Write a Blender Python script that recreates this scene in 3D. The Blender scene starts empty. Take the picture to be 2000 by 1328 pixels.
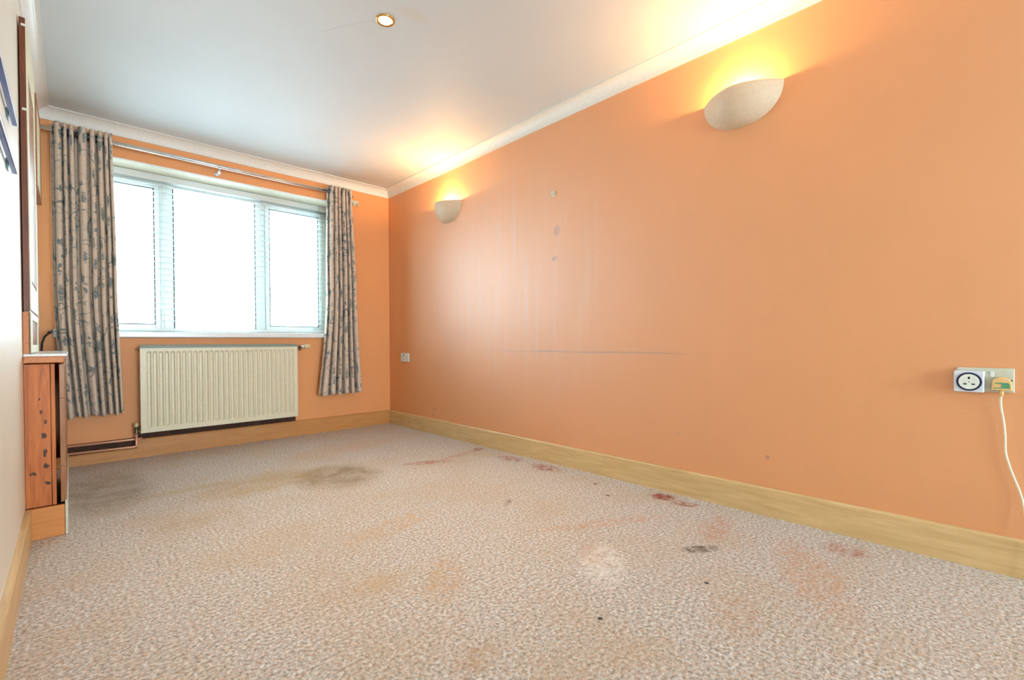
import bpy, bmesh, math, random
from mathutils import Vector, Matrix, noise
random.seed(7)
C = bpy.context.scene.collection
PI = math.pi

# ------------------------------------------------------------------ camera
CAM_H = 0.8377
W, YF, XL, ZC = 2.404, 4.359, -0.146, 2.405       # right wall, far wall, left wall, ceiling
YB = -4.30                                        # wall behind the camera
F_PX, YAW, PITCH, ROLL = 902.25, 0.7629, -0.0114, -0.0056
Fv = Vector((math.sin(YAW)*math.cos(PITCH), math.cos(YAW)*math.cos(PITCH), math.sin(PITCH)))
Rv = Vector((math.cos(YAW), -math.sin(YAW), 0)); Uv = Rv.cross(Fv)
R2 = Rv*math.cos(ROLL) + Uv*math.sin(ROLL); U2 = Uv*math.cos(ROLL) - Rv*math.sin(ROLL)
cd = bpy.data.cameras.new('camera'); cam = bpy.data.objects.new('camera', cd); C.objects.link(cam)
M = Matrix.Identity(4)
for i in range(3):
    M[i][0], M[i][1], M[i][2] = R2[i], U2[i], -Fv[i]
M[0][3], M[1][3], M[2][3] = 0, 0, CAM_H
cam.matrix_world = M
cd.sensor_width = 36; cd.lens = F_PX/2000*36; cd.shift_y = 13.55/2000
cd.clip_start = 0.01
bpy.context.scene.camera = cam

# ------------------------------------------------------------------ world, daylight, exposure
sc = bpy.context.scene
sc.view_settings.view_transform = 'Standard'; sc.view_settings.look = 'None'
sc.view_settings.gamma = 1; sc.view_settings.use_curve_mapping = False
sc.view_settings.exposure = 0.22
wd = bpy.data.worlds.new('overcast_sky'); sc.world = wd; wd.use_nodes = True
bg = wd.node_tree.nodes['Background']
bg.inputs[0].default_value = (0.70, 0.88, 1.0, 1); bg.inputs[1].default_value = 22.0

def portal(name, loc, rot, sx, sy):
    l = bpy.data.lights.new(name, 'AREA'); l.shape = 'RECTANGLE'; l.size = sx; l.size_y = sy
    l.cycles.is_portal = True
    o = bpy.data.objects.new(name, l); C.objects.link(o); o.location = loc; o.rotation_euler = rot
portal('daylight_portal_front', (0.84, YF+0.42, 1.53), (-PI/2, 0, 0), 1.9, 1.35)
portal('daylight_portal_added_window', (1.13, YB-0.12, 1.11), (PI/2, 0, 0), 2.04, 2.04)  # fill daylight through the added window behind the camera

LAMP_W, LAMP_COL = 19.0, (1.0, 0.60, 0.24)
DOWN_W, DOWN_COL = 58.0, (1.0, 0.80, 0.54)

# ------------------------------------------------------------------ material helpers
def lin(c):
    return tuple(((v/255)/12.92 if v/255 <= .04045 else (((v/255)+.055)/1.055)**2.4) for v in c)
class NT:
    def __init__(s, name):
        s.m = bpy.data.materials.new(name); s.m.use_nodes = True; s.t = s.m.node_tree
        s.b = s.t.nodes['Principled BSDF']; s.out = s.t.nodes['Material Output']
    def n(s, typ, **kw):
        nd = s.t.nodes.new(typ)
        for k, v in kw.items():
            if k.startswith('i_'):
                key = k[2:]; key = int(key) if key.isdigit() else key.replace('_', ' ')
                if isinstance(v, bpy.types.NodeSocket): s.t.links.new(v, nd.inputs[key])
                else: nd.inputs[key].default_value = v
            else: setattr(nd, k, v)
        return nd
    def link(s, a, b): s.t.links.new(a, b)
    def math(s, op, a, b=0.0, c=None, clamp=False):
        nd = s.n('ShaderNodeMath', operation=op, use_clamp=clamp)
        for i, v in enumerate((a, b, c)):
            if v is None: continue
            if isinstance(v, bpy.types.NodeSocket): s.link(v, nd.inputs[i])
            else: nd.inputs[i].default_value = v
        return nd.outputs[0]
    def mix(s, f, a, b, blend='MIX'):
        nd = s.n('ShaderNodeMix', data_type='RGBA', blend_type=blend)
        for sock, v in ((nd.inputs[0], f), (nd.inputs[6], a), (nd.inputs[7], b)):
            if isinstance(v, bpy.types.NodeSocket): s.link(v, sock)
            else: sock.default_value = v if not isinstance(v, tuple) or len(v) == 4 else (*v, 1)
        return nd.outputs[2]
    def coord(s, which='Object'):
        return s.n('ShaderNodeTexCoord').outputs[which]
    def noise(s, vec, scale, detail=3, rough=.5, dist=0.0):
        return s.n('ShaderNodeTexNoise', i_Vector=vec, i_Scale=scale, i_Detail=detail, i_Roughness=rough, i_Distortion=dist).outputs[0]
    def mapping(s, vec, loc=(0,0,0), rot=(0,0,0), scale=(1,1,1)):
        return s.n('ShaderNodeMapping', i_Vector=vec, i_Location=loc, i_Rotation=rot, i_Scale=scale).outputs[0]
    def ramp(s, f, lo, hi):
        return s.n('ShaderNodeMapRange', i_0=f, i_1=lo, i_2=hi, clamp=True).outputs[0]
    def bump(s, h, strength=.3, dist=.002):
        b = s.n('ShaderNodeBump', i_Height=h, i_Strength=strength, i_Distance=dist); s.link(b.outputs[0], s.b.inputs['Normal'])
    def set(s, col=None, rough=None, metal=None, spec=None, **kw):
        for key, v in (('Base Color', col), ('Roughness', rough), ('Metallic', metal), ('Specular IOR Level', spec)):
            if v is None: continue
            if isinstance(v, bpy.types.NodeSocket): s.link(v, s.b.inputs[key])
            else: s.b.inputs[key].default_value = (*v, 1) if isinstance(v, tuple) and len(v) == 3 else v
        for k, v in kw.items(): s.b.inputs[k.replace('_', ' ')].default_value = v
        return s.m
def plain(name, col, rough=.5, metal=0, spec=.5, grain=0, gscale=60):
    t = NT(name)
    c = lin(col)
    co = t.coord()
    n1 = t.noise(co, gscale, 3)
    f = t.ramp(n1, .3, .7)
    g = 0.06 + grain
    t.set(t.mix(f, tuple(v*(1-g) for v in c), tuple(min(1, v*(1+g*.5)) for v in c)), rough, metal, spec)
    return t.m
# blob: soft disc of radius r (metres) around a point, axes (ax, ay) picks which object coordinates
def blob(t, co, p, r, ang=0.0):
    m = t.mapping(co, loc=p) if False else None
    sub = t.n('ShaderNodeVectorMath', operation='SUBTRACT', i_0=co, i_1=p).outputs[0]
    if ang: sub = t.n('ShaderNodeVectorRotate', rotation_type='Z_AXIS', i_Vector=sub, i_Angle=-ang).outputs[0]
    dv = t.n('ShaderNodeVectorMath', operation='DIVIDE', i_0=sub, i_1=r).outputs[0]
    ln = t.n('ShaderNodeVectorMath', operation='LENGTH', i_0=dv).outputs['Value']
    return t.math('SUBTRACT', 1.0, ln, clamp=True)

# ---- wall paint: satin peach with faint paper weave
def wall_paint(name, col, rough, marks=False, spec=.5, coat=0):
    t = NT(name); co = t.coord()
    base = lin(col)
    big = t.noise(co, 1.3, 4, .6)
    c = t.mix(t.ramp(big, .3, .7), tuple(v*.955 for v in base), tuple(min(1, v*1.03) for v in base))
    fine = t.noise(t.mapping(co, scale=(1, 1, 4)), 45, 4, .7)
    c = t.mix(t.math('MULTIPLY', t.ramp(fine, .35, .7), .10), c, tuple(v*.75 for v in base))
    rg = t.math('ADD', rough, t.math('MULTIPLY', t.math('SUBTRACT', t.noise(t.mapping(co, scale=(1, 5, .35)), 2.6, 4, .6), .5), .16))
    if marks:
        dark = (0.16, 0.12, 0.085)
        # long scuff line left by furniture
        sx = t.n('ShaderNodeSeparateXYZ', i_0=co)
        wob = t.math('MULTIPLY', t.math('SUBTRACT', t.noise(co, 2.2, 2), .5), .02)
        dz = t.math('ABSOLUTE', t.math('SUBTRACT', t.math('ADD', sx.outputs['Z'], wob), .768))
        line = t.math('SUBTRACT', 1.0, t.math('DIVIDE', dz, .0065), clamp=True)
        yin = t.math('MULTIPLY', t.ramp(sx.outputs['Y'], 1.0, 1.45), t.ramp(sx.outputs['Y'], 2.9, 2.2))
        ln = t.math('MULTIPLY', t.math('MULTIPLY', line, yin), t.ramp(t.noise(co, 5, 3), .25, .65))
        c = t.mix(t.math('MULTIPLY', ln, .75), c, dark)
        halo = t.math('MULTIPLY', t.math('SUBTRACT', 1.0, t.math('DIVIDE', dz, .05), clamp=True), yin)
        c = t.mix(t.math('MULTIPLY', halo, .10), c, (0.35, .30, .26))
        for p, r, k in (((W, 2.064, 1.59), (.1, .035, .045), .75), ((W, 2.084, 1.404), (.1, .04, .022), .6),
                        ((W, 3.552, .225), (.1, .018, .016), .9), ((W, 3.575, .165), (.1, .026, .012), .9),
                        ((W, 1.78, 1.405), (.1, .02, .012), .4), ((W, .75, .28), (.1, .012, .012), .6), ((W, 1.2, .33), (.1, .01, .01), .5)):
            b = t.math('MULTIPLY', t.ramp(blob(t, co, p, r), 0, .55), t.ramp(t.noise(co, 38, 4, .7), .38, .6))
            c = t.mix(t.math('MULTIPLY', b, k), c, dark)
        # tall faint brushed streaks
        st = t.ramp(t.noise(t.mapping(co, scale=(1, 9, .5)), 2.0, 5, .65), .52, .72)
        area = t.ramp(blob(t, co, (W, 2.45, 1.25), (1, 1.0, 1.0)), 0, .5)
        c = t.mix(t.math('MULTIPLY', t.math('MULTIPLY', st, area), .28), c, (.55, .47, .40))
    t.set(c, rg, 0, spec)
    t.b.inputs['Coat Weight'].default_value = coat; t.b.inputs['Coat Roughness'].default_value = .58; t.b.inputs['Coat IOR'].default_value = 2.05
    t.bump(fine, .10, .0006)
    return t.m
M_wall = wall_paint('peach_satin_wall_paint', (224, 145, 78), .66, True, .8, 1.0)
M_wallfar = wall_paint('peach_far_wall_paint', (234, 158, 98), .55)
M_wallleft = wall_paint('left_wall_paint_with_sheen', (232, 222, 205), .42)  # cream paints in the whitish grazing reflection along this wall

# ---- ceiling
def ceiling_mat():
    t = NT('white_ceiling_emulsion'); co = t.coord()
    n1 = t.noise(co, .9, 5, .6)
    c = t.mix(t.ramp(n1, .35, .65), (.62, .645, .665), (.66, .685, .705))
    # hairline cracks near the downlight
    wv = t.noise(co, 4, 3)
    sx = t.n('ShaderNodeSeparateXYZ', i_0=co)
    for (px, py, dx, dy, L, k) in ((1.02, 2.22, .55, -.83, .42, .22), (1.55, 2.9, -.9, .4, .5, .10)):
        nx, ny = -dy, dx
        d = t.math('ABSOLUTE', t.math('ADD', t.math('ADD', t.math('MULTIPLY', t.math('SUBTRACT', sx.outputs['X'], px), nx), t.math('MULTIPLY', t.math('SUBTRACT', sx.outputs['Y'], py), ny)), t.math('MULTIPLY', t.math('SUBTRACT', wv, .5), .05)))
        al = t.math('ABSOLUTE', t.math('ADD', t.math('MULTIPLY', t.math('SUBTRACT', sx.outputs['X'], px), dx), t.math('MULTIPLY', t.math('SUBTRACT', sx.outputs['Y'], py), dy)))
        f = t.math('MULTIPLY', t.math('SUBTRACT', 1.0, t.math('DIVIDE', d, .006), clamp=True), t.ramp(al, L*.6, L*.25))
        c = t.mix(t.math('MULTIPLY', f, k), c, (.35, .33, .30))
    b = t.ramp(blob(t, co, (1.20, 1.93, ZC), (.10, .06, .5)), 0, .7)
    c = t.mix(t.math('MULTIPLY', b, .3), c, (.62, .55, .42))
    t.set(c, .62, 0, .4); t.bump(t.noise(co, 6, 4), .12, .004)
    return t.m
M_ceil = ceiling_mat()
M_cove = plain('white_gloss_coving', (228, 224, 218), .42)

# ---- carpet
def carpet_mat():
    t = NT('beige_twist_pile_carpet'); co = t.coord()
    v = t.n('ShaderNodeTexVoronoi', i_Vector=co, i_Scale=120.0, i_Randomness=1.0)
    tuft = t.noise(co, 88, 4, .7)
    mot = t.noise(co, 34, 4, .65)
    col = t.mix(t.ramp(tuft, .36, .64), lin((138, 124, 112)), lin((250, 245, 240)))
    hue = t.n('ShaderNodeTexNoise', i_Vector=co, i_Scale=85.0, i_Detail=2.0)
    col = t.mix(t.ramp(t.n('ShaderNodeSeparateColor', i_0=hue.outputs['Color']).outputs[0], .42, .62), col, lin((226, 192, 168)), 'MULTIPLY') if False else t.mix(t.math('MULTIPLY', t.ramp(t.n('ShaderNodeSeparateColor', i_0=hue.outputs['Color']).outputs[0], .48, .64), .45), col, lin((224, 176, 140)))
    col = t.mix(t.math('MULTIPLY', t.ramp(mot, .35, .72), .32), col, lin((176, 152, 128)))
    wear = t.noise(co, 2.1, 5, .6)
    col = t.mix(t.math('MULTIPLY', t.ramp(wear, .46, .68), .38), col, lin((196, 162, 118)))
    # soil and stains, each at its own place on the floor
    brk = t.ramp(t.noise(co, 26, 4, .7), .38, .6)
    soft = t.ramp(t.noise(co, 7, 4, .7), .25, .6)
    stains = [((1.20, 2.86, 0), (.30, .34, 1), .3, (150, 124, 86), .85, soft),
              ((.79, 3.04, 0), (.40, .26, 1), .2, (186, 152, 92), .60, soft),
              ((1.75, 1.25, 0), (.40, .05, 1), -.5, (206, 150, 104), .55, brk),
              ((1.05, 1.9, 0), (.30, .10, 1), .2, (206, 164, 112), .5, brk),
              ((.95, 1.35, 0), (.22, .08, 1), .9, (204, 160, 112), .5, brk),
              ((1.9, .45, 0), (.35, .12, 1), .5, (206, 150, 106), .55, brk),
              ((.45, 3.2, 0), (.30, .07, 1), .1, (190, 164, 116), .5, soft),
              ((1.5, 3.55, 0), (.50, .20, 1), .0, (216, 168, 132), .35, soft),
              ((.37, 2.58, 0), (.15, .10, 1), .0, (178, 148, 104), .35, soft),
              ((.12, 3.5, 0), (.26, .55, 1), .0, (150, 128, 98), .7, soft),
              ((.60, 2.1, 0), (.30, .22, 1), .5, (205, 172, 128), .25, soft),
              ((1.79, 2.725, 0), (.20, .055, 1), -.45, (176, 92, 52), .95, brk),
              ((2.05, 2.74, 0), (.26, .040, 1), .12, (190, 120, 84), .6, brk),
              ((2.29, 2.785, 0), (.07, .055, 1), .5, (150, 78, 48), .9, brk),
              ((2.27, 2.40, 0), (.07, .14, 1), .0, (160, 76, 52), .8, brk),
              ((2.27, 2.06, 0), (.08, .14, 1), .0, (160, 70, 48), .9, brk),
              ((2.29, 1.23, 0), (.065, .075, 1), .3, (150, 62, 28), 1.0, t.ramp(t.noise(co, 40, 3, .7), .3, .5)),
              ((2.27, 1.10, 0), (.05, .09, 1), .3, (165, 80, 46), .9, brk),
              ((2.10, 1.45, 0), (.012, .015, 1), .0, (120, 48, 30), 1.0, None),
              ((2.22, 1.62, 0), (.012, .018, 1), .0, (120, 48, 30), 1.0, None),
              ((1.82, .815, 0), (.10, .040, 1), -.6, (104, 84, 46), 1.0, brk),
              ((1.58, .686, 0), (.010, .010, 1), 0, (50, 44, 34), 1.0, None),
              ((1.147, .821, 0), (.011, .010, 1), 0, (60, 66, 54), 1.0, None),
              ((1.631, 1.751, 0), (.065, .022, 1), .5, (150, 108, 78), .9, brk),
              ((1.47, 1.09, 0), (.12, .05, 1), .7, (200, 140, 92), .7, brk),
              ((1.44, 1.02, 0), (.20, .10, 1), .6, (252, 246, 240), .6, brk),
              ((2.08, .86, 0), (.20, .07, 1), .2, (200, 132, 92), .5, brk),
              ((2.22, .41, 0), (.08, .10, 1), .2, (170, 90, 54), .6, brk),
              ((.764, 1.475, 0), (.12, .08, 1), .2, (200, 164, 116), .4, brk),
              ((1.464, .541, 0), (.14, .10, 1), .2, (196, 148, 102), .4, brk),
              ((.761, .939, 0), (.10, .05, 1), .2, (190, 144, 92), .5, brk)]
    for p, r, a, cc, k, msk in stains:
        b = t.ramp(blob(t, co, p, r, a), 0, .45)
        if msk is not None: b = t.math('MULTIPLY', b, msk)
        col = t.mix(t.math('MULTIPLY', b, k), col, lin(cc))
    # crumbs of red underlay along the right wall
    sx = t.n('ShaderNodeSeparateXYZ', i_0=co)
    edge = t.ramp(sx.outputs['X'], 2.14, 2.32)
    cr = t.ramp(t.noise(co, 55, 3, .6), .60, .68)
    yr = t.math('MULTIPLY', t.ramp(sx.outputs['Y'], .9, 1.2), t.ramp(sx.outputs['Y'], 3.1, 2.6))
    col = t.mix(t.math('MULTIPLY', t.math('MULTIPLY', edge, cr), t.math('MULTIPLY', yr, .8)), col, lin((150, 84, 60)))
    t.set(col, .95, 0, .1)
    t.b.inputs['Sheen Weight'].default_value = .15
    h = t.math('ADD', t.math('MULTIPLY', v.outputs['Distance'], .5), tuft)
    t.bump(h, .9, .007)
    return t.m
M_carpet = carpet_mat()

# ---- woods
def wood(name, c1, c2, rough=.5, axis='Z', scale=1.0, knots=()):
    t = NT(name); co = t.coord()
    sc_ = {'X': (1.2, 14, 14), 'Y': (14, 1.2, 14), 'Z': (14, 14, 1.2)}[axis]
    sc_ = tuple(v*scale for v in sc_)
    mp = t.mapping(co, scale=sc_)
    n1 = t.noise(mp, 2.2, 5, .6, 1.2)
    n2 = t.noise(mp, 9, 4, .6)
    f = t.math('ADD', t.math('MULTIPLY', t.ramp(n1, .3, .7), .7), t.math('MULTIPLY', t.ramp(n2, .3, .7), .3))
    c = t.mix(f, lin(c1), lin(c2))
    if knots:
        wob = t.n('ShaderNodeTexNoise', i_Vector=co, i_Scale=70.0, i_Detail=3.0)
        off = t.n('ShaderNodeVectorMath', operation='SUBTRACT', i_0=wob.outputs['Color'], i_1=(.5, .5, .5)).outputs[0]
        co = t.n('ShaderNodeVectorMath', operation='ADD', i_0=co, i_1=t.n('ShaderNodeVectorMath', operation='MULTIPLY', i_0=off, i_1=(.022, 0, .03)).outputs[0]).outputs[0]
    for p, r in knots:
        b = t.ramp(blob(t, co, p, r), 0, .35)
        c = t.mix(t.math('MULTIPLY', b, .95), c, (.03, .012, .006))
    t.set(c, rough, 0, .4); t.bump(n2, .15, .001)
    return t.m
M_skirt = wood('golden_wood_skirting', (198, 160, 108), (228, 194, 142), .38, 'Y')
M_skirt_far = wood('golden_wood_skirting_far', (182, 122, 66), (212, 152, 90), .38, 'X')
YBX = 2.849
M_pine = wood('orange_pine', (160, 80, 28), (220, 128, 56), .45, 'Z', 1, knots=[
    ((-.094, YBX, .545), (.006, .05, .010)), ((-.083, YBX, .500), (.005, .05, .010)), ((-.086, YBX, .44), (.010, .05, .016)), ((-.085, YBX, .365), (.008, .05, .020)),
    ((-.083, YBX, .310), (.009, .05, .016)), ((-.078, YBX, .235), (.009, .05, .012)), ((-.119, YBX, .28), (.012, .05, .008)), ((-.10, YBX, .60), (.004, .05, .008))])
M_pine_h = wood('orange_pine_shelf_edge', (176, 96, 40), (214, 134, 66), .35, 'Y')
M_dark = wood('reddish_brown_stained_wood', (84, 42, 26), (132, 70, 40), .4, 'Z')
M_mid = wood('mid_brown_varnished_wood', (140, 88, 52), (178, 122, 80), .3, 'Z')
M_black = plain('black_rubber', (26, 26, 28), .5)
M_blue = plain('dark_blue_gloss', (24, 78, 176), .18, 0, .6)
M_teal = plain('grey_teal_bracket', (110, 140, 140), .3, .3)
M_upvc = plain('white_upvc', (232, 240, 236), .28)
M_gasket = plain('dark_gasket', (40, 56, 60), .6)
M_sill = plain('white_gloss_sill', (236, 236, 238), .22)
M_reveal = plain('cream_reveal_plaster', (214, 206, 186), .6)
M_rad = plain('cream_radiator_enamel', (226, 216, 188), .35)
M_radgrille = plain('grey_green_radiator_grille', (126, 138, 124), .4)
M_copper = plain('copper_pipe_metal', (232, 176, 146), .38, .35)
M_brass = plain('dull_brass', (120, 116, 92), .3, .8)
M_cap = plain('cream_plastic_cap', (214, 204, 160), .4)
M_chrome = plain('polished_chrome', (226, 232, 236), .08, 1)
M_steel = plain('dark_steel_ring', (70, 74, 80), .25, .9)
M_plas = plain('white_socket_plastic', (226, 230, 222), .3)
M_plas_old = plain('aged_white_plastic', (206, 206, 188), .35)
M_timer = plain('pale_blue_white_plastic', (220, 226, 238), .3)
M_navy = plain('navy_blue_plastic', (16, 26, 66), .3)
M_hole = plain('dark_hole', (14, 12, 12), .8)
M_plug = plain('translucent_amber_plug', (232, 190, 128), .35)
M_green = plain('green_plug_label', (82, 150, 112), .5)
M_cord = plain('white_flex', (234, 228, 204), .4)
M_canvas_and_glare = plain('cream_canvas_and_glare', (226, 222, 190), .5)
M_lampmat = plain('painted_plaster_shade', (212, 188, 160), .55)
M_gold = plain('brushed_gold_ring', (214, 170, 84), .25, .9)

def glass():
    t = NT('clear_window_glass')
    tr = t.n('ShaderNodeBsdfTransparent', i_0=(.96, .99, .98, 1)); gl = t.n('ShaderNodeBsdfGlossy', i_Roughness=.02)
    fr = t.n('ShaderNodeFresnel', i_IOR=1.45)
    mx = t.n('ShaderNodeMixShader', i_0=t.math('MULTIPLY', fr.outputs[0], .6)); t.link(tr.outputs[0], mx.inputs[1]); t.link(gl.outputs[0], mx.inputs[2])
    t.link(mx.outputs[0], t.out.inputs[0]); return t.m
M_glass = glass()
def emis(name, col, k):
    t = NT(name); t.set((1, 1, 1)); t.b.inputs['Emission Color'].default_value = (*col, 1); t.b.inputs['Emission Strength'].default_value = k; return t.m
M_bulb = emis('lit_warm_bulb', (1, .78, .45), 14)
M_down = emis('lit_halogen_lamp', (1, .90, .68), 18)

def slat_mat():
    t = NT('white_blind_slat'); t.set(lin((246, 248, 248)), .35, 0, .5)
    tl = t.n('ShaderNodeBsdfTranslucent', i_0=(.9, .95, .95, 1))
    mx = t.n('ShaderNodeMixShader', i_0=.35); t.link(t.b.outputs[0], mx.inputs[1]); t.link(tl.outputs[0], mx.inputs[2]); t.link(mx.outputs[0], t.out.inputs[0])
    return t.m
M_slat = slat_mat()

def curtain_mat():
    t = NT('taupe_branch_print_curtain'); uv = t.coord('UV')
    base = t.mix(t.ramp(t.noise(uv, 260, 2), .3, .7), lin((212, 190, 172)), lin((234, 214, 196)))
    ink = lin((112, 126, 130)); ink2 = lin((158, 158, 152))
    # meandering branches
    w = t.noise(t.mapping(uv, rot=(0, 0, .5), scale=(1.0, 2.3, 1)), 3.1, 2, .5, .6)
    d = t.math('ABSOLUTE', t.math('SUBTRACT', w, .5))
    br = t.ramp(d, .015, .008)
    w2 = t.noise(t.mapping(uv, loc=(5, 3, 0), rot=(0, 0, -.9), scale=(1.0, 2.6, 1)), 4.4, 2, .5, .8)
    br2 = t.ramp(t.math('ABSOLUTE', t.math('SUBTRACT', w2, .5)), .006, .003)
    # leaves: stretched cells
    lv = []
    for rot, s, o in ((.6, (19, 7, 1), 0), (-.9, (21, 8, 1), 4)):
        vo = t.n('ShaderNodeTexVoronoi', i_Vector=t.mapping(uv, loc=(o, o*.7, 0), rot=(0, 0, rot), scale=s), i_Scale=1.0)
        rnd = t.n('ShaderNodeSeparateColor', i_0=vo.outputs['Color']).outputs[0]
        lf = t.math('MULTIPLY', t.ramp(vo.outputs['Distance'], .36, .30), t.math('GREATER_THAN', rnd, .42))
        lv.append(lf)
    near = t.math('MAXIMUM', t.ramp(d, .085, .05), t.ramp(t.math('ABSOLUTE', t.math('SUBTRACT', w2, .5)), .06, .03))
    leaf = t.math('MULTIPLY', t.math('MAXIMUM', lv[0], lv[1]), near)
    c = t.mix(t.math('MULTIPLY', leaf, .8), base, ink2)
    c = t.mix(t.math('MULTIPLY', leaf, t.ramp(t.noise(uv, 60, 2), .4, .6)), c, ink)
    gate = t.ramp(t.noise(t.mapping(uv, loc=(2, 7, 0)), 5.5, 1), .40, .52)
    c = t.mix(t.math('MULTIPLY', t.math('MAXIMUM', t.math('MULTIPLY', br, gate), t.math('MULTIPLY', br2, .6)), .85), c, ink)
    t.set(c, .8, 0, .2); t.b.inputs['Sheen Weight'].default_value = .2
    tl = t.n('ShaderNodeBsdfTranslucent', i_0=c)
    mx = t.n('ShaderNodeMixShader', i_0=.12); t.link(t.b.outputs[0], mx.inputs[1]); t.link(tl.outputs[0], mx.inputs[2]); t.link(mx.outputs[0], t.out.inputs[0])
    return t.m
M_curtain = curtain_mat()

# ------------------------------------------------------------------ geometry helpers
def box(bm, x0, x1, y0, y1, z0, z1, bev=0):
    vs = [bm.verts.new(p) for p in ((x0,y0,z0),(x1,y0,z0),(x1,y1,z0),(x0,y1,z0),(x0,y0,z1),(x1,y0,z1),(x1,y1,z1),(x0,y1,z1))]
    fs = [bm.faces.new([vs[i] for i in f]) for f in ((0,3,2,1),(4,5,6,7),(0,1,5,4),(1,2,6,5),(2,3,7,6),(3,0,4,7))]
    if bev:
        es = list({e for f in fs for e in f.edges})
        bmesh.ops.bevel(bm, geom=es, offset=bev, segments=2, affect='EDGES', profile=.5)
    return bm
def tube(bm, pts, r, seg=12, caps=True):
    pts = [Vector(p) for p in pts]; rings = []
    rs = r if isinstance(r, (list, tuple)) else [r]*len(pts)
    ref = None
    for i, p in enumerate(pts):
        d = (pts[min(i+1, len(pts)-1)] - pts[max(i-1, 0)]).normalized()
        if ref is None: ref = d.orthogonal().normalized()
        ref = (ref - d*ref.dot(d)).normalized(); b = d.cross(ref)
        rings.append([bm.verts.new(p + (ref*math.cos(2*PI*k/seg) + b*math.sin(2*PI*k/seg))*rs[i]) for k in range(seg)])
    for a, b in zip(rings, rings[1:]):
        for k in range(seg):
            f = bm.faces.new((a[k], a[(k+1) % seg], b[(k+1) % seg], b[k])); f.smooth = True
    if caps:
        bm.faces.new(rings[0][::-1]); bm.faces.new(rings[-1])
    return bm
def ringtorus(bm, c, n, R, r, seg=28, s2=8, sy=1.0):
    n = Vector(n).normalized(); a = n.orthogonal().normalized(); b = n.cross(a); c = Vector(c); rows = []
    for i in range(seg):
        t = 2*PI*i/seg; d = a*math.cos(t) + b*math.sin(t)
        rows.append([bm.verts.new(c + d*(R + r*math.cos(2*PI*k/s2)) + n*r*math.sin(2*PI*k/s2)) for k in range(s2)])
    for i in range(seg):
        for k in range(s2):
            f = bm.faces.new((rows[i][k], rows[(i+1) % seg][k], rows[(i+1) % seg][(k+1) % s2], rows[i][(k+1) % s2])); f.smooth = True
    return bm
def extrude_profile(bm, prof, A, B, outv, upv=Vector((0, 0, 1))):
    """closed profile [(out,up)] swept from A to B"""
    A, B = Vector(A), Vector(B); r = []
    for P in (A, B): r.append([bm.verts.new(P + outv*o + upv*u) for o, u in prof])
    n = len(prof)
    for k in range(n): bm.faces.new((r[0][k], r[0][(k+1) % n], r[1][(k+1) % n], r[1][k]))
    bm.faces.new(r[0][::-1]); bm.faces.new(r[1])
    return bm
def obj(name, bm, mat, parent=None, recalc=True):
    if recalc: bmesh.ops.recalc_face_normals(bm, faces=bm.faces)
    me = bpy.data.meshes.new(name); bm.to_mesh(me); bm.free(); me.materials.append(mat)
    o = bpy.data.objects.new(name, me); C.objects.link(o)
    if parent is not None:
        o.parent = parent; o.matrix_parent_inverse = parent.matrix_world.inverted() if False else Matrix.Translation(-Vector(parent.location))
    return o
def thing(name, label, cat, loc, group=None):
    o = bpy.data.objects.new(name, None); C.objects.link(o); o.location = loc; o.empty_display_size = .05
    o['label'] = label; o['category'] = cat
    if group: o['group'] = group
    return o
def tag(o, label, cat, group=None):
    o['label'] = label; o['category'] = cat
    if group: o['group'] = group
    return o
def struct(name, bm, mat, label=None):
    o = obj(name, bm, mat); o['kind'] = 'structure'
    if label: o['label'] = label
    return o
B = lambda: bmesh.new()

# ------------------------------------------------------------------ room shell
T = .12
struct('floor', box(B(), XL-T, W+T, YB-T, YF+T, -.1, 0), M_carpet, 'stained beige twist-pile carpet covering the floor')
struct('ceiling', box(B(), XL-T, W+T, YB-T, YF+T, ZC, ZC+.1), M_ceil, 'white painted ceiling')
struct('wall_right', box(B(), W, W+T, YB, YF+.3, 0, ZC), M_wall, 'long peach satin wall with a scuff line')
struct('wall_left', box(B(), XL-T, XL, YB, YF+.3, 0, ZC), M_wallleft, 'wall at the left edge with its grazing reflection painted in as cream')
# far wall with the window opening
OX0, OX1, OZ0, OZ1, YO = -.060, 1.850, .882, 2.168, YF+.30
bm = B()
box(bm, XL, OX0, YF, YO, 0, ZC); box(bm, OX1, W, YF, YO, 0, ZC)
box(bm, OX0, OX1, YF, YO, 0, OZ0); box(bm, OX0, OX1, YF, YO, OZ1, ZC)
struct('wall_far', bm, M_wallfar, 'peach end wall around the window')
# plaster lining of the recess (soffit and sides)
bm = B()
box(bm, OX0, OX1, YF+.004, YO, OZ1-.004, OZ1-.0005); box(bm, OX0, OX0+.004, YF+.004, YO, OZ0+.04, OZ1-.004); box(bm, OX1-.004, OX1, YF+.004, YO, OZ0+.04, OZ1-.004)
struct('trim_1', bm, M_reveal, 'cream plaster lining of the window recess')
bm = B()
box(bm, OX0, OX1, YF-.004, YF+.006, OZ1-.002, OZ1+.007)
struct('trim_2', bm, M_sill, 'white edging bead along the top of the window recess')
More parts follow.
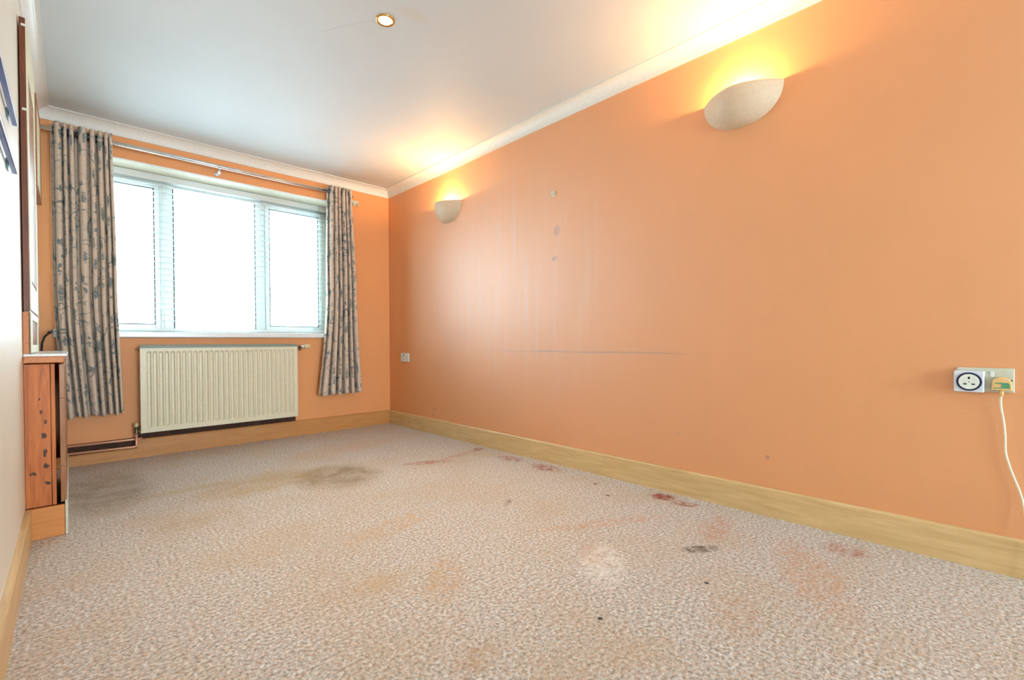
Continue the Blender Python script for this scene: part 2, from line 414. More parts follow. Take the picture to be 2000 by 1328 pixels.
# wall behind the camera; its glazed opening is added to light the far wall
bx0, bx1, bz0, bz1 = .12, 2.14, .10, 2.12
bm = B()
box(bm, XL, bx0, YB-T, YB, 0, ZC); box(bm, bx1, W, YB-T, YB, 0, ZC); box(bm, bx0, bx1, YB-T, YB, 0, bz0); box(bm, bx0, bx1, YB-T, YB, bz1, ZC)
struct('wall_back', bm, M_wallfar)
wb = bpy.data.objects.new('window_added_fill', None); C.objects.link(wb); wb['kind'] = 'structure'; wb.location = ((bx0+bx1)/2, YB, bz0)
bm = B()
for a, b_, c_, d_ in ((bx0, bx0+.06, bz0, bz1), (bx1-.06, bx1, bz0, bz1), (bx0+.06, bx1-.06, bz0, bz0+.06), (bx0+.06, bx1-.06, bz1-.06, bz1), (1.10, 1.16, bz0+.06, bz1-.06)):
    box(bm, a, b_, YB-.09, YB-.03, c_, d_, .004)
obj('window_frame', bm, M_upvc, wb)
obj('pane', box(B(), bx0+.06, bx1-.06, YB-.063, YB-.057, bz0+.06, bz1-.06), M_glass, wb)

# coving: hollow curve with a small lip at ceiling and wall
CP, ZB = .062, 2.328
prof = [(0, 0), (.007, 0), (.007, .006)]
for i in range(0, 9):
    a = (PI/2)*i/8
    prof.append((.007 + (CP-.013)*(1-math.cos(a)), .006 + (ZC-ZB-.013)*math.sin(a)))
prof += [(CP, ZC-ZB-.007), (CP, ZC-ZB), (0, ZC-ZB)]
def coving(name, A, B_, o, label):
    struct(name, extrude_profile(B(), prof, A, B_, Vector(o)), M_cove, label)
coving('trim_3', (W, YB, ZB), (W, YF, ZB), (-1, 0, 0), 'white coving above the long peach wall')
coving('trim_4', (XL, YF, ZB), (W, YF, ZB), (0, -1, 0), 'white coving above the window wall')
coving('trim_5', (XL, YB, ZB), (XL, YF, ZB), (1, 0, 0), 'white coving above the left wall')

# skirting
def skirt(name, A, B_, o, mat, h=.135, label=None):
    p = [(0, 0), (.018, 0), (.018, h-.008), (.013, h), (0, h)]
    struct(name, extrude_profile(B(), p, A, B_, Vector(o)), mat, label)
skirt('baseboard_right', (W, YB, 0), (W, YF, 0), (-1, 0, 0), M_skirt, .135, 'golden wood skirting along the long peach wall')
skirt('baseboard_far', (.345, YF, 0), (W-.018, YF, 0), (0, -1, 0), M_skirt_far, .137, 'golden wood skirting under the radiator')
skirt('baseboard_farleft', (XL, YF, 0), (.345, YF, 0), (0, -1, 0), M_skirt_far, .075, 'low golden wood skirting under the copper pipes')
skirt('baseboard_left', (XL, YB, 0), (XL, YBX-.0205, 0), (1, 0, 0), M_skirt, .135, 'golden wood skirting at the left edge')
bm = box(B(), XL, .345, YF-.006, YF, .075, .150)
box(bm, .345, 1.46, YF-.005, YF, .130, .180)  # dark brown covers bare plaster plus the shadow behind pipes and radiator
struct('trim_6', bm, plain('bare_plaster_with_shade', (74, 48, 38), .9, grain=.3, gscale=30), 'dark strip of unpainted plaster with shadow painted in, behind the copper pipes and under the radiator')

# ------------------------------------------------------------------ window
win = bpy.data.objects.new('window_1', None); C.objects.link(win); win['kind'] = 'structure'; win.location = (.84, YO, OZ0)
win['label'] = 'white three-light window behind the venetian blind'
y0, y1 = YF+.245, YF+.300
fx = [(OX0, OX0+.06), (.526, .612), (1.210, 1.290), (1.803, OX1)]
bm = B()
for a, b_ in fx: box(bm, a, b_, y0, y1, OZ0+.045, OZ1-.004, .003)
for (a, b_) in ((fx[0][1], fx[1][0]), (fx[1][1], fx[2][0]), (fx[2][1], fx[3][0])):
    box(bm, a, b_, y0, y1, OZ0+.045, OZ0+.072, .003); box(bm, a, b_, y0, y1, OZ1-.07, OZ1-.004, .003)
obj('window_frame', bm, M_upvc, win)
panes = []
for i, (a, b_) in enumerate(((fx[0][1], fx[1][0]), (fx[1][1], fx[2][0]), (fx[2][1], fx[3][0]))):
    zt, zb = OZ1-.07, OZ0+.072
    if i != 1:     # opening casements
        s = .036 if i == 0 else .036
        bm = B(); e = .002
        box(bm, a+e, a+s, y0-.012, y1-.01, zb+e, zt-e, .003); box(bm, b_-s, b_-e, y0-.012, y1-.01, zb+e, zt-e, .003)
        box(bm, a+s, b_-s, y0-.012, y1-.01, zb+e, zb+s, .003); box(bm, a+s, b_-s, y0-.012, y1-.01, zt-s, zt-e, .003)
        sash = obj('sash', bm, M_upvc, win)
        a, b_, zb, zt = a+s, b_-s, zb+s, zt-s
    g = .006; bm = B(); yy = (y0-.014 if i != 1 else y0-.010)
    box(bm, a, a+g, yy, yy+.03, zb, zt); box(bm, b_-g, b_, yy, yy+.03, zb, zt); box(bm, a, b_, yy, yy+.03, zt-g, zt); box(bm, a, b_, yy, yy+.03, zb, zb+g)
    obj('gasket', bm, M_gasket, win)
    obj('pane', box(B(), a+g*.5, b_-g*.5, y0+.020, y0+.026, zb, zt), M_glass, win)
bm = B(); box(bm, -.082, 1.875, YF-.035, YF, .884, .926, .006); box(bm, OX0+.001, OX1-.001, YF-.002, y0+.03, .884, .926)
obj('window_sill', bm, M_sill, win)

# venetian blind
YBl = YF+.205
bl = thing('venetian_blind', 'white horizontal venetian blind hanging in the window recess', 'blind', (.84, YBl, OZ1))
obj('headrail', box(B(), OX0+.02, OX1-.02, YBl-.03, YBl+.03, OZ1-.055, OZ1-.006, .004), M_slat, bl)
bm = B(); pitch = .0462; z = OZ1-.085; n = 0
while z > .985:
    rr = []
    ang = math.radians(5)
    for k in range(7):
        t = (k/6-.5); yy = t*.050; cr = .0022*(1-4*t*t)
        rr.append((YBl + yy*math.cos(ang), z + yy*math.sin(ang) + cr))
    vt = [[bm.verts.new((x, y_, z_)) for (y_, z_) in rr] for x in (OX0+.022, OX1-.022)]
    vb = [[bm.verts.new((x, y_, z_-.0022)) for (y_, z_) in rr] for x in (OX0+.022, OX1-.022)]
    for k in range(6):
        bm.faces.new((vt[0][k], vt[1][k], vt[1][k+1], vt[0][k+1])); bm.faces.new((vb[0][k], vb[0][k+1], vb[1][k+1], vb[1][k]))
    bm.faces.new((vt[0][0], vb[0][0], vb[1][0], vt[1][0])); bm.faces.new((vt[0][6], vt[1][6], vb[1][6], vb[0][6]))
    z -= pitch; n += 1
obj('slats', bm, M_slat, bl)
obj('bottom_rail', box(B(), OX0+.022, OX1-.022, YBl-.026, YBl+.026, .936, .958, .004), M_slat, bl)
for cx in (.10, .545, 1.24, 1.72):
    bm = B()
    for yy in (YBl-.028, YBl+.028): tube(bm, [(cx, yy, OZ1-.05), (cx, yy, .955)], .0009, 6)
    obj('ladder_cord', bm, M_slat, bl)
bm = B(); tube(bm, [(1.755, YBl-.036, OZ1-.04), (1.757, YBl-.038, 1.5), (1.755, YBl-.037, 1.28)], .0012, 6); tube(bm, [(1.755, YBl-.037, 1.28), (1.755, YBl-.037, 1.24)], [.004, .007], 8)
obj('pull_cord', bm, M_plas_old, bl)

# ------------------------------------------------------------------ curtains and rod
YR, ZR = YF-.092, 2.245
rod = thing('curtain_rod', 'long polished chrome curtain rod across the top of the window', 'curtain rod', (.9, YR, ZR))
obj('pole', tube(B(), [(XL+.012, YR, ZR), (.88, YR, ZR-.004), (1.975, YR, ZR-.008)], .014, 20), M_chrome, rod)
for cx, zz in ((.015, ZR-.001), (.875, ZR-.004), (1.955, ZR-.008)):
    bm = B()
    ringtorus(bm, (cx, YR, zz), (1, 0, 0), .018, .0035, 20, 8)
    tube(bm, [(cx, YR+.014, zz-.012), (cx, YR+.04, zz-.03), (cx, YR+.075, zz-.034), (cx, YF-.004, zz-.034)], .0055, 10)
    tube(bm, [(cx, YF-.006, zz-.034), (cx, YF-.0005, zz-.034)], .018, 16)
    tube(bm, [(cx, YR+.002, zz-.016), (cx, YR, zz-.034), (cx, YR-.001, zz-.052)], [.004, .0055, .006], 10)
    obj('bracket', bm, M_chrome, rod)
bm = B()
for cx in (2.015, 2.06):
    tube(bm, [(cx, YF-.001, 2.205), (cx, YF-.018, 2.20), (cx, YF-.030, 2.183), (cx, YF-.022, 2.170)], .0045, 8)
box(bm, 2.0, 2.075, YF-.004, YF-.0003, 2.185, 2.232, .001)
tag(obj('wall_hook_plate', bm, M_plas_old), 'small white hook plate on the end wall right of the right curtain', 'hook')

def curtain(name, label, top, mid, bot, zt, zb, nf, amp0, amp1, seed, weights):
    rnd = random.Random(seed)
    root = thing(name, label, 'curtain', ((top[0]+top[1])/2, YR, zb))
    bm = B(); uvl = bm.loops.layers.uv.new('UVMap')
    NU, NV = nf*22, 90; full = 1.55
    ph = [rnd.uniform(-.28, .28) for _ in range(nf*2+2)]
    am = [rnd.uniform(.65, 1.25) for _ in range(nf*2+2)]
    cw = [0.0]
    for q in range(nf*2): cw.append(cw[-1] + (rnd.uniform(.55, 1.5) if weights is None else weights[q // 2]*.5*(1.35 if q % 2 else .65)))
    cw = [c/cw[-1] for c in cw]
    grid = []
    for j in range(NV+1):
        v = j/NV; z = zt + (zb-zt)*v
        if v < .5: k = v/.5; k = k*k*(3-2*k); x0 = top[0]*(1-k)+mid[0]*k; x1 = top[1]*(1-k)+mid[1]*k
        else: k = (v-.5)/.5; k = k*k*(1.6-.6*k); x0 = mid[0]*(1-k)+bot[0]*k; x1 = mid[1]*(1-k)+bot[1]*k
        row = []
        for i in range(NU+1):
            u = i/NU; s = u*nf*2
            i0 = int(min(s, nf*2-1e-6)); fr = s-i0
            p = ph[i0]*(1-fr)+ph[i0+1]*fr; a_ = am[i0]*(1-fr)+am[i0+1]*fr
            amp = amp0*(1-v)+amp1*v*a_ if True else 0
            amp = (amp0*(1-v) + amp1*v)*(1-v + v*a_)
            wob = .5*math.sin(1.7*v*PI+seed+u*5)*v
            th = PI*s + p*v*1.4 + wob*.6
            wave = math.sin(th)
            # flatten wave tops into rounded pleats
            wave = math.copysign(abs(wave)**.72, wave)
            u = (cw[i0]*(1-fr) + cw[i0+1]*fr)*(1-.35*v) + u*.35*v
            x = x0 + (x1-x0)*u + math.sin(2*th)*(-.10)*(x1-x0)/nf*.9 + .004*noise.noise((u*6, v*3, seed))*v
            y = YR + amp*wave + .010*noise.noise((u*3.1, v*2.3, seed+4.0))*v
            zz = z + (0.006*math.sin(th*.5+seed))*(v**6)
            row.append(bm.verts.new((x, y, zz)))
        grid.append(row)
    for j in range(NV):
        for i in range(NU):
            f = bm.faces.new((grid[j][i], grid[j][i+1], grid[j+1][i+1], grid[j+1][i])); f.smooth = True
            for lp, (a, b_) in zip(f.loops, ((i, j), (i+1, j), (i+1, j+1), (i, j+1))):
                lp[uvl].uv = (a/NU*full + seed*.37, (1-b_/NV)*1.95)
    o = obj('fabric_panel', bm, M_curtain, root)
    sm = o.modifiers.new('thickness', 'SOLIDIFY'); sm.thickness = .002; sm.offset = 0
    # eyelet rings: one at each crossing of the rod
    for s in range(nf*2+1):
        if s == 0 or s == nf*2: continue
        x = top[0] + (top[1]-top[0])*cw[s]
        obj('eyelet', ringtorus(B(), (x, YR, ZR-.004), (1, .25*(-1)**s, 0), .0225, .0035, 20, 8), M_steel, root)
    return root
curtain('curtain', 'taupe branch-print curtain hanging left of the window, beside the mantel', (-.078, .225), (-.078, .240), (-.030, .268), 2.292, .345, 8, .042, .050, 3, (1.5, .7, 1.0, 1.9, 1.2, 1.1, .8, .6))
curtain('curtain', 'taupe branch-print curtain hanging right of the window, beside the corner', (1.738, 1.955), (1.722, 1.990), (1.640, 2.035), 2.290, .355, 6, .042, .050, 8, (1.3, 1.2, .9, 1.5, .8, 1.3))

# ------------------------------------------------------------------ radiator
RX0, RX1, RZ0, RZ1, RY = .362, 1.449, .187, .826, YF-.100
rad = thing('radiator', 'cream ribbed panel radiator on the wall under the window', 'radiator', ((RX0+RX1)/2, RY, RZ0))
bm = B()
# pressed front: flutes modelled as a height profile with rounded ends
NX, NFl = 0, 29
x_a, x_b = RX0+.030, RX1-.030
pf = (x_b-x_a)/NFl
xs = [RX0+.004, x_a-.002]
prof_x = []
for i in range(NFl):
    for q, dpt in ((0, 0), (.16, .0), (.30, .55), (.42, 1), (.72, 1), (.84, .55), (.98, 0)):
        prof_x.append((x_a + (i+q)*pf, dpt))
prof_x = [(RX0+.003, 0), (RX0+.010, 0)] + prof_x + [(RX1-.010, 0), (RX1-.003, 0)]
zs = [(RZ0+.003, 0), (RZ0+.030, 0), (RZ0+.036, 0), (RZ0+.052, 1), (RZ0+.30, 1), (RZ1-.060, 1), (RZ1-.044, 0), (RZ1-.030, 0), (RZ1-.006, 0)]
g = [[bm.verts.new((x, RY - .0 + .011*dx*dz, z)) for x, dx in prof_x] for z, dz in zs]
for j in range(len(zs)-1):
    for i in range(len(prof_x)-1):
        f = bm.faces.new((g[j][i], g[j][i+1], g[j+1][i+1], g[j+1][i])); f.smooth = False
box(bm, RX0+.003, RX1-.003, RY+.010, RY+.016, RZ0+.003, RZ1-.006)
obj('front_panel', bm, M_rad, rad, False)
for sx_ in (RX0-.001, RX1-.003):
    obj('side_cover', box(B(), sx_, sx_+.004, RY-.003, RY+.066, RZ0, RZ1-.002, .001), M_rad, rad)
bm = B()
box(bm, RX0-.001, RX1+.001, RY-.004, RY+.006, RZ1-.003, RZ1+.003, .001); box(bm, RX0-.001, RX1+.001, RY+.056, RY+.066, RZ1-.003, RZ1+.003, .001)
k = RX0+.01
while k < RX1-.01:
    box(bm, k, k+.004, RY+.006, RY+.056, RZ1-.002, RZ1+.001); k += .016
obj('top_grille', bm, M_radgrille, rad)
bm = B(); box(bm, RX0+.004, RX1-.004, RY+.044, RY+.056, RZ0+.01, RZ1-.01)
for hx in (RX0+.15, RX1-.15): box(bm, hx, hx+.04, RY+.056, YF, RZ0+.08, RZ1-.08)
obj('back_panel', bm, M_rad, rad)
obj('top_lip', box(B(), RX0, RX1, RY-.005, RY-.0005, RZ1-.020, RZ1-.003, .001), M_radgrille, rad)
# air vent plug, lower-left lockshield valve, upper-right control
bm = B(); tube(bm, [(RX0-.001, RY+.025, RZ1-.030), (RX0-.014, RY+.025, RZ1-.030)], .009, 12)
obj('vent_plug', bm, M_brass, rad)
bm = B()
vx, vy = .338, RY+.030
tube(bm, [(RX0+.004, vy, .222), (vx+.008, vy, .222)], [.011, .011], 12); tube(bm, [(RX0-.004, vy, .222), (RX0-.012, vy, .222)], .014, 6)
tube(bm, [(vx, vy, .190), (vx, vy, .196), (vx, vy, .206), (vx, vy, .236)], [.015, .015, .011, .011], 10)
lv = obj('lockshield_valve', bm, M_brass, rad)
obj('valve_cap', tube(B(), [(vx, vy, .236), (vx, vy, .240), (vx, vy, .262), (vx, vy, .265)], [.010, .014, .013, .009], 16), M_cap, lv)
bm = B(); tv = (RY+.025)
tube(bm, [(RX1, tv, .800), (RX1+.035, tv, .800)], [.010, .010], 12); tube(bm, [(RX1+.006, tv, .800), (RX1+.020, tv, .800)], .015, 6)
tube(bm, [(RX1+.030, tv, .785), (RX1+.030, tv, .770)], [.012, .010], 12)
vv = obj('thermostatic_valve', bm, M_brass, rad)
obj('valve_collar', tube(B(), [(RX1+.035, tv, .800), (RX1+.050, tv-.004, .802), (RX1+.066, tv-.006, .804)], [.012, .017, .019], 18), M_chrome, vv)
obj('valve_head', tube(B(), [(RX1+.066, tv-.006, .804), (RX1+.070, tv-.007, .804), (RX1+.108, tv-.010, .806), (RX1+.112, tv-.010, .806)], [.018, .020, .019, .016], 18), M_cap, vv)

# pipes
PY = vy
p1 = obj('copper_pipe', tube(B(), [(XL+.001, PY+.002, .101), (vx-.012, PY+.002, .094), (vx-.003, PY+.001, .0965), (vx, PY, .105), (vx, PY, .190)], .0078, 12), M_copper)
tag(p1, 'lower copper pipe along the skirting, rising to the radiator valve', 'pipe')
p2 = obj('copper_pipe', tube(B(), [(XL+.001, PY+.020, .148), (.30, PY+.020, .145), (.350, PY+.020, .145), (.366, PY+.028, .145), (.370, YF-.001, .145)], .0078, 12), M_copper)
tag(p2, 'upper copper pipe running along the wall to behind the radiator valve', 'pipe')

# ------------------------------------------------------------------ fireplace surround, mantel, overmantel cupboard
SX, FX, YE = -.045, -.020, 4.02
fs = thing('fireplace_surround', 'orange pine fireplace surround with knotty side standing at the left wall', 'fireplace surround', ((XL+FX)/2, YBX, 0))
obj('side_panel', box(B(), XL+.001, -.066, YBX, YBX+.022, .135, .752, .001), M_pine, fs)
obj('side_batten', box(B(), -.064, -.051, YBX-.002, YBX+.022, .135, .752, .001), M_pine, fs)
bm = B()
box(bm, -.038, FX, YBX+.002, YE, .14, .30, .002); box(bm, -.038, FX, YBX+.002, YBX+.26, .30, .60, .002); box(bm, -.038, FX, YE-.26, YE, .30, .60, .002); box(bm, -.038, FX, YBX+.002, YE, .60, .750, .002)
ff = obj('front_board', bm, M_mid, fs)
obj('back_board', box(B(), XL+.001, XL+.010, YBX+.024, YE-.03, .03, .750), M_hole, fs)
obj('side_panel', box(B(), XL+.001, -.040, YE-.022, YE, .135, .752, .001), M_pine, fs)
bm = B(); box(bm, XL+.001, FX-.006, YBX-.020, YBX-.002, .0, .133, .003)
obj('plinth_block', bm, wood('orange_plinth_wood', (196, 122, 60), (216, 146, 82), .4, 'X'), fs)
obj('plinth_board', box(B(), FX-.005, FX+.004, YBX-.020, YE, 0, .150, .002), M_plas_old, fs)
ms = thing('mantel_shelf', 'wooden mantel shelf with orange edge on the pine surround, reflection painted white on its top', 'shelf', (-.08, YBX, .757))
obj('shelf_board', box(B(), XL+.001, -.022, YBX-.022, YE+.03, .757, .785, .003), M_pine_h, ms)
obj('shelf_top_reflection', box(B(), XL+.001, -.010, YBX-.024, YE+.04, .785, .797, .003), M_sill, ms)  # white top layer stands in for the reflection on the wood

CX, CY1 = -.120, 3.44
oc = thing('wall_cupboard', 'tall shallow dark wooden cupboard standing on the mantel shelf', 'cupboard', (-.135, YBX, .797))
obj('cabinet_side', box(B(), XL+.004, CX-.003, YBX, YBX+.018, .982, 2.222, .001), M_dark, oc)
obj('lower_side', box(B(), XL+.001, CX-.007, YBX, YBX+.018, .7975, .976, .001), M_pine_h, oc)
bm = B(); box(bm, XL+.004, CX-.004, YBX+.018, CY1, .80, 2.22)
obj('carcass', bm, M_mid, oc)
def frame_door(name, z0, z1, zr0, zr1, parent):
    bm = B(); st = .075
    for a, b_ in ((YBX+.001, YBX+st), (CY1-st, CY1)): box(bm, CX-.003, CX+.001, a, b_, z0, z1, .001)
    box(bm, CX-.003, CX+.001, YBX+st, CY1-st, z0, zr0, .001); box(bm, CX-.003, CX+.001, YBX+st, CY1-st, zr1, z1, .001)
    d = obj(name, bm, M_canvas_and_glare, parent)  # cream frame paints in the glare on the wooden stiles and rails
    bm = B(); box(bm, CX-.0035, CX-.001, YBX+st+.02, CY1-st-.02, zr0+.02, zr1-.02, .001)
    obj('door_panel', bm, M_mid, d)
    return d
frame_door('upper_door', .985, 2.215, 1.10, 2.02, oc)
frame_door('lower_door', .800, .975, .835, .945, oc)
for zz in (2.185, 1.83):
    obj('hinge', box(B(), XL+.010, CX-.0025, YBX-.003, YBX+.001, zz, zz+.010, .001), M_plas, oc)

# picture further along the wall
pc = thing('framed_picture', 'cream picture with brown edge hanging past the cupboard near the corner', 'picture', (-.13, 3.85, 1.72))
bm = B()
box(bm, XL+.001, -.118, 3.60, 3.62, 1.70, 2.20, .002); box(bm, XL+.001, -.118, 4.08, 4.10, 1.70, 2.20, .002); box(bm, XL+.001, -.118, 3.62, 4.08, 1.70, 1.72, .002); box(bm, XL+.001, -.118, 3.62, 4.08, 2.18, 2.20, .002)
obj('picture_frame', bm, M_mid, pc)
obj('canvas', box(B(), XL+.002, -.121, 3.62, 4.08, 1.72, 2.18), M_canvas_and_glare, pc)

# blue ledges on the near part of the left wall
for zz, yy1, txt, extra in ((1.61, 2.40, 'upper dark blue glossy ledge on the left wall at the photo edge', True), (1.43, 2.36, 'lower dark blue glossy ledge on the left wall at the photo edge', False)):
    lg = thing('wall_ledge', txt, 'ledge', (XL, yy1, zz), 'blue ledges on the left wall')
    obj('ledge_board', box(B(), XL+.006, -.127, 1.35, yy1, zz, zz+.012, .002), M_blue, lg)
    obj('ledge_lip', box(B(), -.1268, -.1245, 1.35, yy1, zz-.002, zz+.018, .0008), M_timer, lg)
    for by in (yy1-.12, 1.6): 
        obj('ledge_bracket', box(B(), XL, XL+.0055, by, by+.03, zz-.014, zz+.02, .001), M_teal, lg)

# ------------------------------------------------------------------ black cable on the sill end
bm = B()
tube(bm, [(-.128, 4.045, .80), (-.127, 4.10, .845), (-.118, 4.17, .885), (-.100, 4.22, .908), (-.088, 4.27, .918), (-.080, 4.322, .934), (-.070, 4.338, .934)], .006, 10)
tube(bm, [(-.098, 4.223, .905), (-.096, 4.226, .922)], .009, 8)
tag(obj('cable', bm, M_black), 'short black cable between the mantel shelf and the window sill', 'cable')

# ------------------------------------------------------------------ wall lights
def uplighter(name, label, yc, zr, L=.375, D=.118, H=.163):
    root = thing(name, label, 'wall light', (W, yc, zr-H), 'plaster uplighters on the long peach wall')
    bm = B(); NU, NV = 48, 22; gap = .0008
    outer, inner = [], []
    for shell, (l, d, h) in ((outer, (L/2, D, H)), (inner, (L/2-.006, D-.006, H-.006))):
        for j in range(NV+1):
            t = j/NV   # 0 rim .. 1 keel
            row = []
            # section at height fraction: half-lens outline shrinking to the keel
            zz = -h*math.sin(t*PI/2)**1.0 if False else -h*t
            k = math.sqrt(max(0, 1-t**2.15))
            for i in range(NU+1):
                u = -1+2*i/NU
                y = l*u*(k**.95); x = d*(1-abs(u)**1.9)*(k**1.05 if k > 0 else 0)
                row.append(bm.verts.new((W-gap-x, yc+y, zr+zz)))
            shell.append(row)
    for shell in (outer, inner):
        for j in range(NV):
            for i in range(NU):
                f = bm.faces.new((shell[j][i], shell[j][i+1], shell[j+1][i+1], shell[j+1][i])); f.smooth = True
    for i in range(NU):
        bm.faces.new((outer[0][i], outer[0][i+1], inner[0][i+1], inner[0][i]))
    bmesh.ops.remove_doubles(bm, verts=bm.verts, dist=.0002)
    obj('shade', bm, M_lampmat, root)
    bm = B(); box(bm, W-.010, W-.0005, yc-.05, yc+.05, zr-.12, zr-.035, .002)
    box(bm, W-.045, W-.010, yc-.012, yc+.012, zr-.095, zr-.075, .002)
    obj('back_plate', bm, M_plas, root)
    bm = B(); tube(bm, [(W-.045, yc, zr-.088), (W-.045, yc, zr-.075), (W-.045, yc, zr-.050), (W-.045, yc, zr-.038), (W-.045, yc, zr-.030)], [.010, .012, .019, .015, .004], 16)
    obj('bulb', bm, M_bulb, root)
    l = bpy.data.lights.new('uplighter_bulb_light', 'POINT'); l.energy = LAMP_W; l.color = LAMP_COL; l.shadow_soft_size = .022
    lo = bpy.data.objects.new('uplighter_bulb_light', l); C.objects.link(lo); lo.location = (W-.048, yc, zr-.010)
    lo.parent = root; lo.matrix_parent_inverse = Matrix.Translation(-Vector(root.location))
    return root
uplighter('wall_uplighter', 'lit plaster uplighter high on the peach wall, nearer the camera', .868, 2.049)
uplighter('wall_uplighter', 'lit plaster uplighter high on the peach wall, nearer the window', 3.305, 2.040)

# ceiling downlight
def downlight(x, y, label=None):
    root = thing('ceiling_downlight', label or 'recessed downlight', 'ceiling light', (x, y, ZC))
    bm = B(); seg = 40; pr = [(.045, 0), (.045, -.003), (.041, -.006), (.033, -.004), (.031, -.0005)]
    rows = [[bm.verts.new((x+r*math.cos(2*PI*k/seg), y+r*math.sin(2*PI*k/seg), ZC+zz)) for k in range(seg)] for r, zz in pr]
    for a, b_ in zip(rows, rows[1:]):
        for k in range(seg): f = bm.faces.new((a[k], a[(k+1) % seg], b_[(k+1) % seg], b_[k])); f.smooth = True
    obj('trim_ring', bm, M_gold, root)
    obj('lamp_lens', tube(B(), [(x, y, ZC-.0003), (x, y, ZC-.003)], .0305, 32), M_down, root)
    l = bpy.data.lights.new('downlight_spot', 'SPOT'); l.energy = DOWN_W; l.color = DOWN_COL; l.spot_size = math.radians(74); l.spot_blend = .9; l.shadow_soft_size = .03
    lo = bpy.data.objects.new('downlight_spot', l); C.objects.link(lo); lo.location = (x, y, ZC-.012)
    lo.parent = root; lo.matrix_parent_inverse = Matrix.Translation(-Vector(root.location))
downlight(1.126, 2.058, 'small lit recessed downlight with gold ring in the ceiling')

# ------------------------------------------------------------------ sockets on the right wall (local frame: u along -Y, towards the right of the photo)
def wbox(bm, ya, yb, z0, z1, d0, d1, bev=0):     # a box on the right wall, d = distance out from the wall
    return box(bm, W-d1, W-d0, min(ya, yb), max(ya, yb), z0, z1, bev)
sk = thing('double_socket', 'white double wall socket at the right edge with timer and plug in it', 'socket', (W, .025, .647))
obj('faceplate', wbox(B(), .099, -.048, .647, .733, .0, .010, .003), M_plas_old, sk)
for ya in (.036, .013):
    bm = B(); wbox(bm, ya, ya-.011, .700, .722, .010, .0135, .002); obj('rocker_switch', bm, M_plas, sk)
obj('screw', tube(B(), [(W-.010, -.040, .690), (W-.0115, -.040, .690)], .003, 12), M_hole, sk)

tm = thing('plug_in_timer', 'square white plug-in timer with a navy ring plugged in the socket', 'timer', (W, .066, .645))
tc = (W-.038, .066, .6835)
bm = B(); wbox(bm, .1055, .0265, .645, .722, .0105, .036, .003)
obj('body', bm, M_timer, tm)
bm = B(); seg = 40
def disc(bm, yc, zc, d0, d1, ry, rz=None):
    rz = rz or ry; r = [[bm.verts.new((W-d, yc+ry*math.cos(2*PI*k/seg), zc+rz*math.sin(2*PI*k/seg))) for k in range(seg)] for d in (d0, d1)]
    for k in range(seg): bm.faces.new((r[0][k], r[0][(k+1) % seg], r[1][(k+1) % seg], r[1][k]))
    bm.faces.new(r[1]); bm.faces.new(r[0][::-1])
disc(bm, .0655, .683, .036, .0395, .0335)
obj('dial_ring', bm, M_navy, tm)
bm = B(); disc(bm, .0655, .683, .0395, .0405, .0275); obj('outlet_face', bm, M_plas, tm)
bm = B()
wbox(bm, .0680, .0630, .6920, .7010, .0405, .0410); wbox(bm, .0800, .0715, .6720, .6765, .0405, .0410); wbox(bm, .0585, .0500, .6720, .6765, .0405, .0410)
disc(bm, .0655, .6825, .0405, .0408, .0015); disc(bm, .0515, .693, .0405, .0408, .0009)
obj('pin_holes', bm, M_hole, tm)

pg = thing('mains_plug', 'amber and green mains plug in the right half of the socket', 'plug', (W, -.018, .655))
bm = B(); seg = 24
outl = []
for k in range(seg+1):
    a = PI*k/seg; outl.append((-.0165+.0245*math.cos(a), .682+.020*math.sin(a)))
outl = [(.0095, .656)] + outl[:1] + outl[1:] + [(-.0425, .656)]
r = [[bm.verts.new((W-d, -.0165+(y_+.0165)*s, .668+(z_-.668)*s)) for y_, z_ in outl] for d, s in ((.0105, 1), (.028, 1), (.033, .9))]
for a, b_ in zip(r, r[1:]):
    for k in range(len(outl)): bm.faces.new((a[k], a[(k+1) % len(outl)], b_[(k+1) % len(outl)], b_[k]))
bm.faces.new(r[-1]); bm.faces.new(r[0][::-1])
obj('body', bm, M_plug, pg)
bm = B(); wbox(bm, .000, -.034, .679, .683, .033, .0338); wbox(bm, -.016, -.036, .663, .679, .033, .0338); wbox(bm, .004, -.016, .662, .665, .033, .0338)
obj('label', bm, M_green, pg)
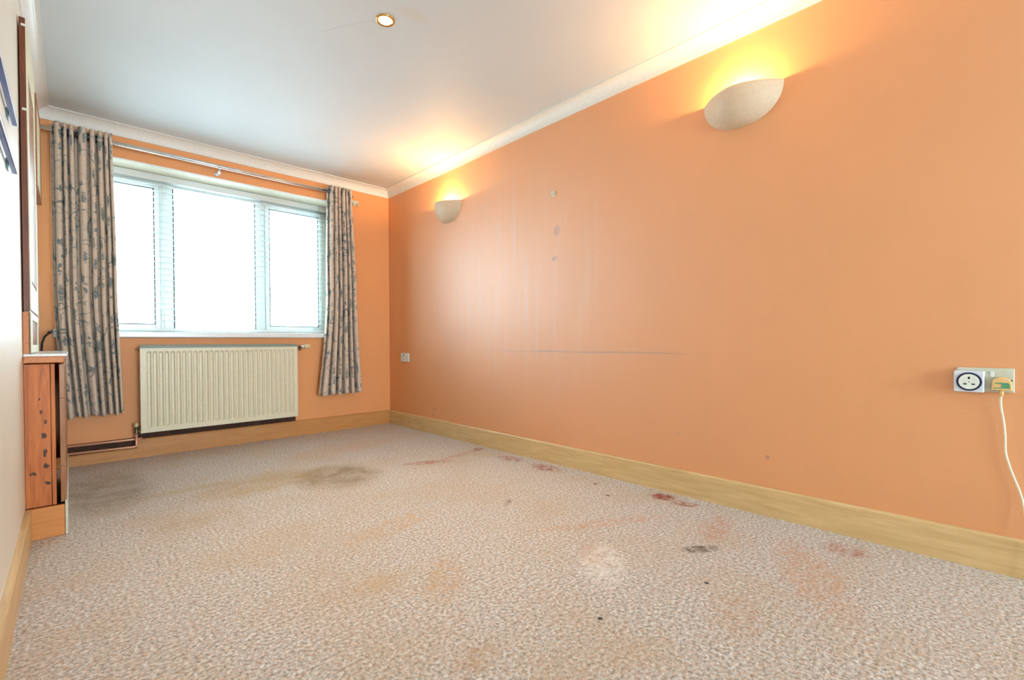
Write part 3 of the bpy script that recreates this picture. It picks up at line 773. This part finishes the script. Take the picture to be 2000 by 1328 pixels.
obj('cord_grip', tube(B(), [(W-.022, -.0165, .657), (W-.022, -.0165, .645), (W-.022, -.016, .634)], [.0065, .0055, .0045], 12), M_plug, pg)
pts = [(W-.022, -.016, .640), (W-.020, -.0145, .622), (W-.016, -.016, .59), (W-.013, -.022, .545), (W-.012, -.026, .49), (W-.012, -.027, .44), (W-.012, -.034, .40), (W-.013, -.046, .355), (W-.014, -.060, .31), (W-.015, -.070, .265), (W-.022, -.078, .20), (W-.034, -.09, .10), (W-.045, -.12, .012), (W-.06, -.25, .006), (W-.10, -.5, .006)]
def smooth(pts, n=5):
    P = [Vector(p) for p in pts]; out = []
    for i in range(len(P)-1):
        a, b_, c_, d_ = P[max(i-1, 0)], P[i], P[i+1], P[min(i+2, len(P)-1)]
        for k in range(n):
            t = k/n; out.append(.5*((2*b_)+(c_-a)*t+(2*a-5*b_+4*c_-d_)*t*t+(3*b_-a-3*c_+d_)*t**3))
    return out+[P[-1]]
obj('power_cord', tube(B(), smooth(pts), .0033, 10), M_cord, pg)

# second double socket near the corner
s2 = thing('double_socket', 'small white double wall socket near the far corner of the peach wall', 'socket', (W, 4.047, .645))
obj('faceplate', wbox(B(), 4.121, 3.974, .645, .731, .0, .010, .003), M_plas, s2)
for yc in (4.083, 4.012):
    bm = B(); wbox(bm, yc-.0025, yc+.0025, .688, .697, .010, .0104); wbox(bm, yc-.015, yc-.008, .666, .670, .010, .0104); wbox(bm, yc+.008, yc+.015, .666, .670, .010, .0104)
    obj('pin_holes', bm, M_steel, s2)
for yc in (4.062, 4.033):
    obj('rocker_switch', wbox(B(), yc-.006, yc+.006, .700, .718, .010, .0135, .002), M_teal if yc > 4.05 else M_plas, s2)

# little hook left in the wall
bm = B(); tube(bm, [(W-.001, 2.095, 1.842), (W-.014, 2.095, 1.842), (W-.020, 2.095, 1.848), (W-.020, 2.095, 1.862)], .0035, 8)
box(bm, W-.004, W-.0003, 2.082, 2.106, 1.828, 1.866, .001)
tag(obj('picture_hook', bm, M_plas_old), 'tiny pale picture hook alone on the middle of the peach wall', 'hook')
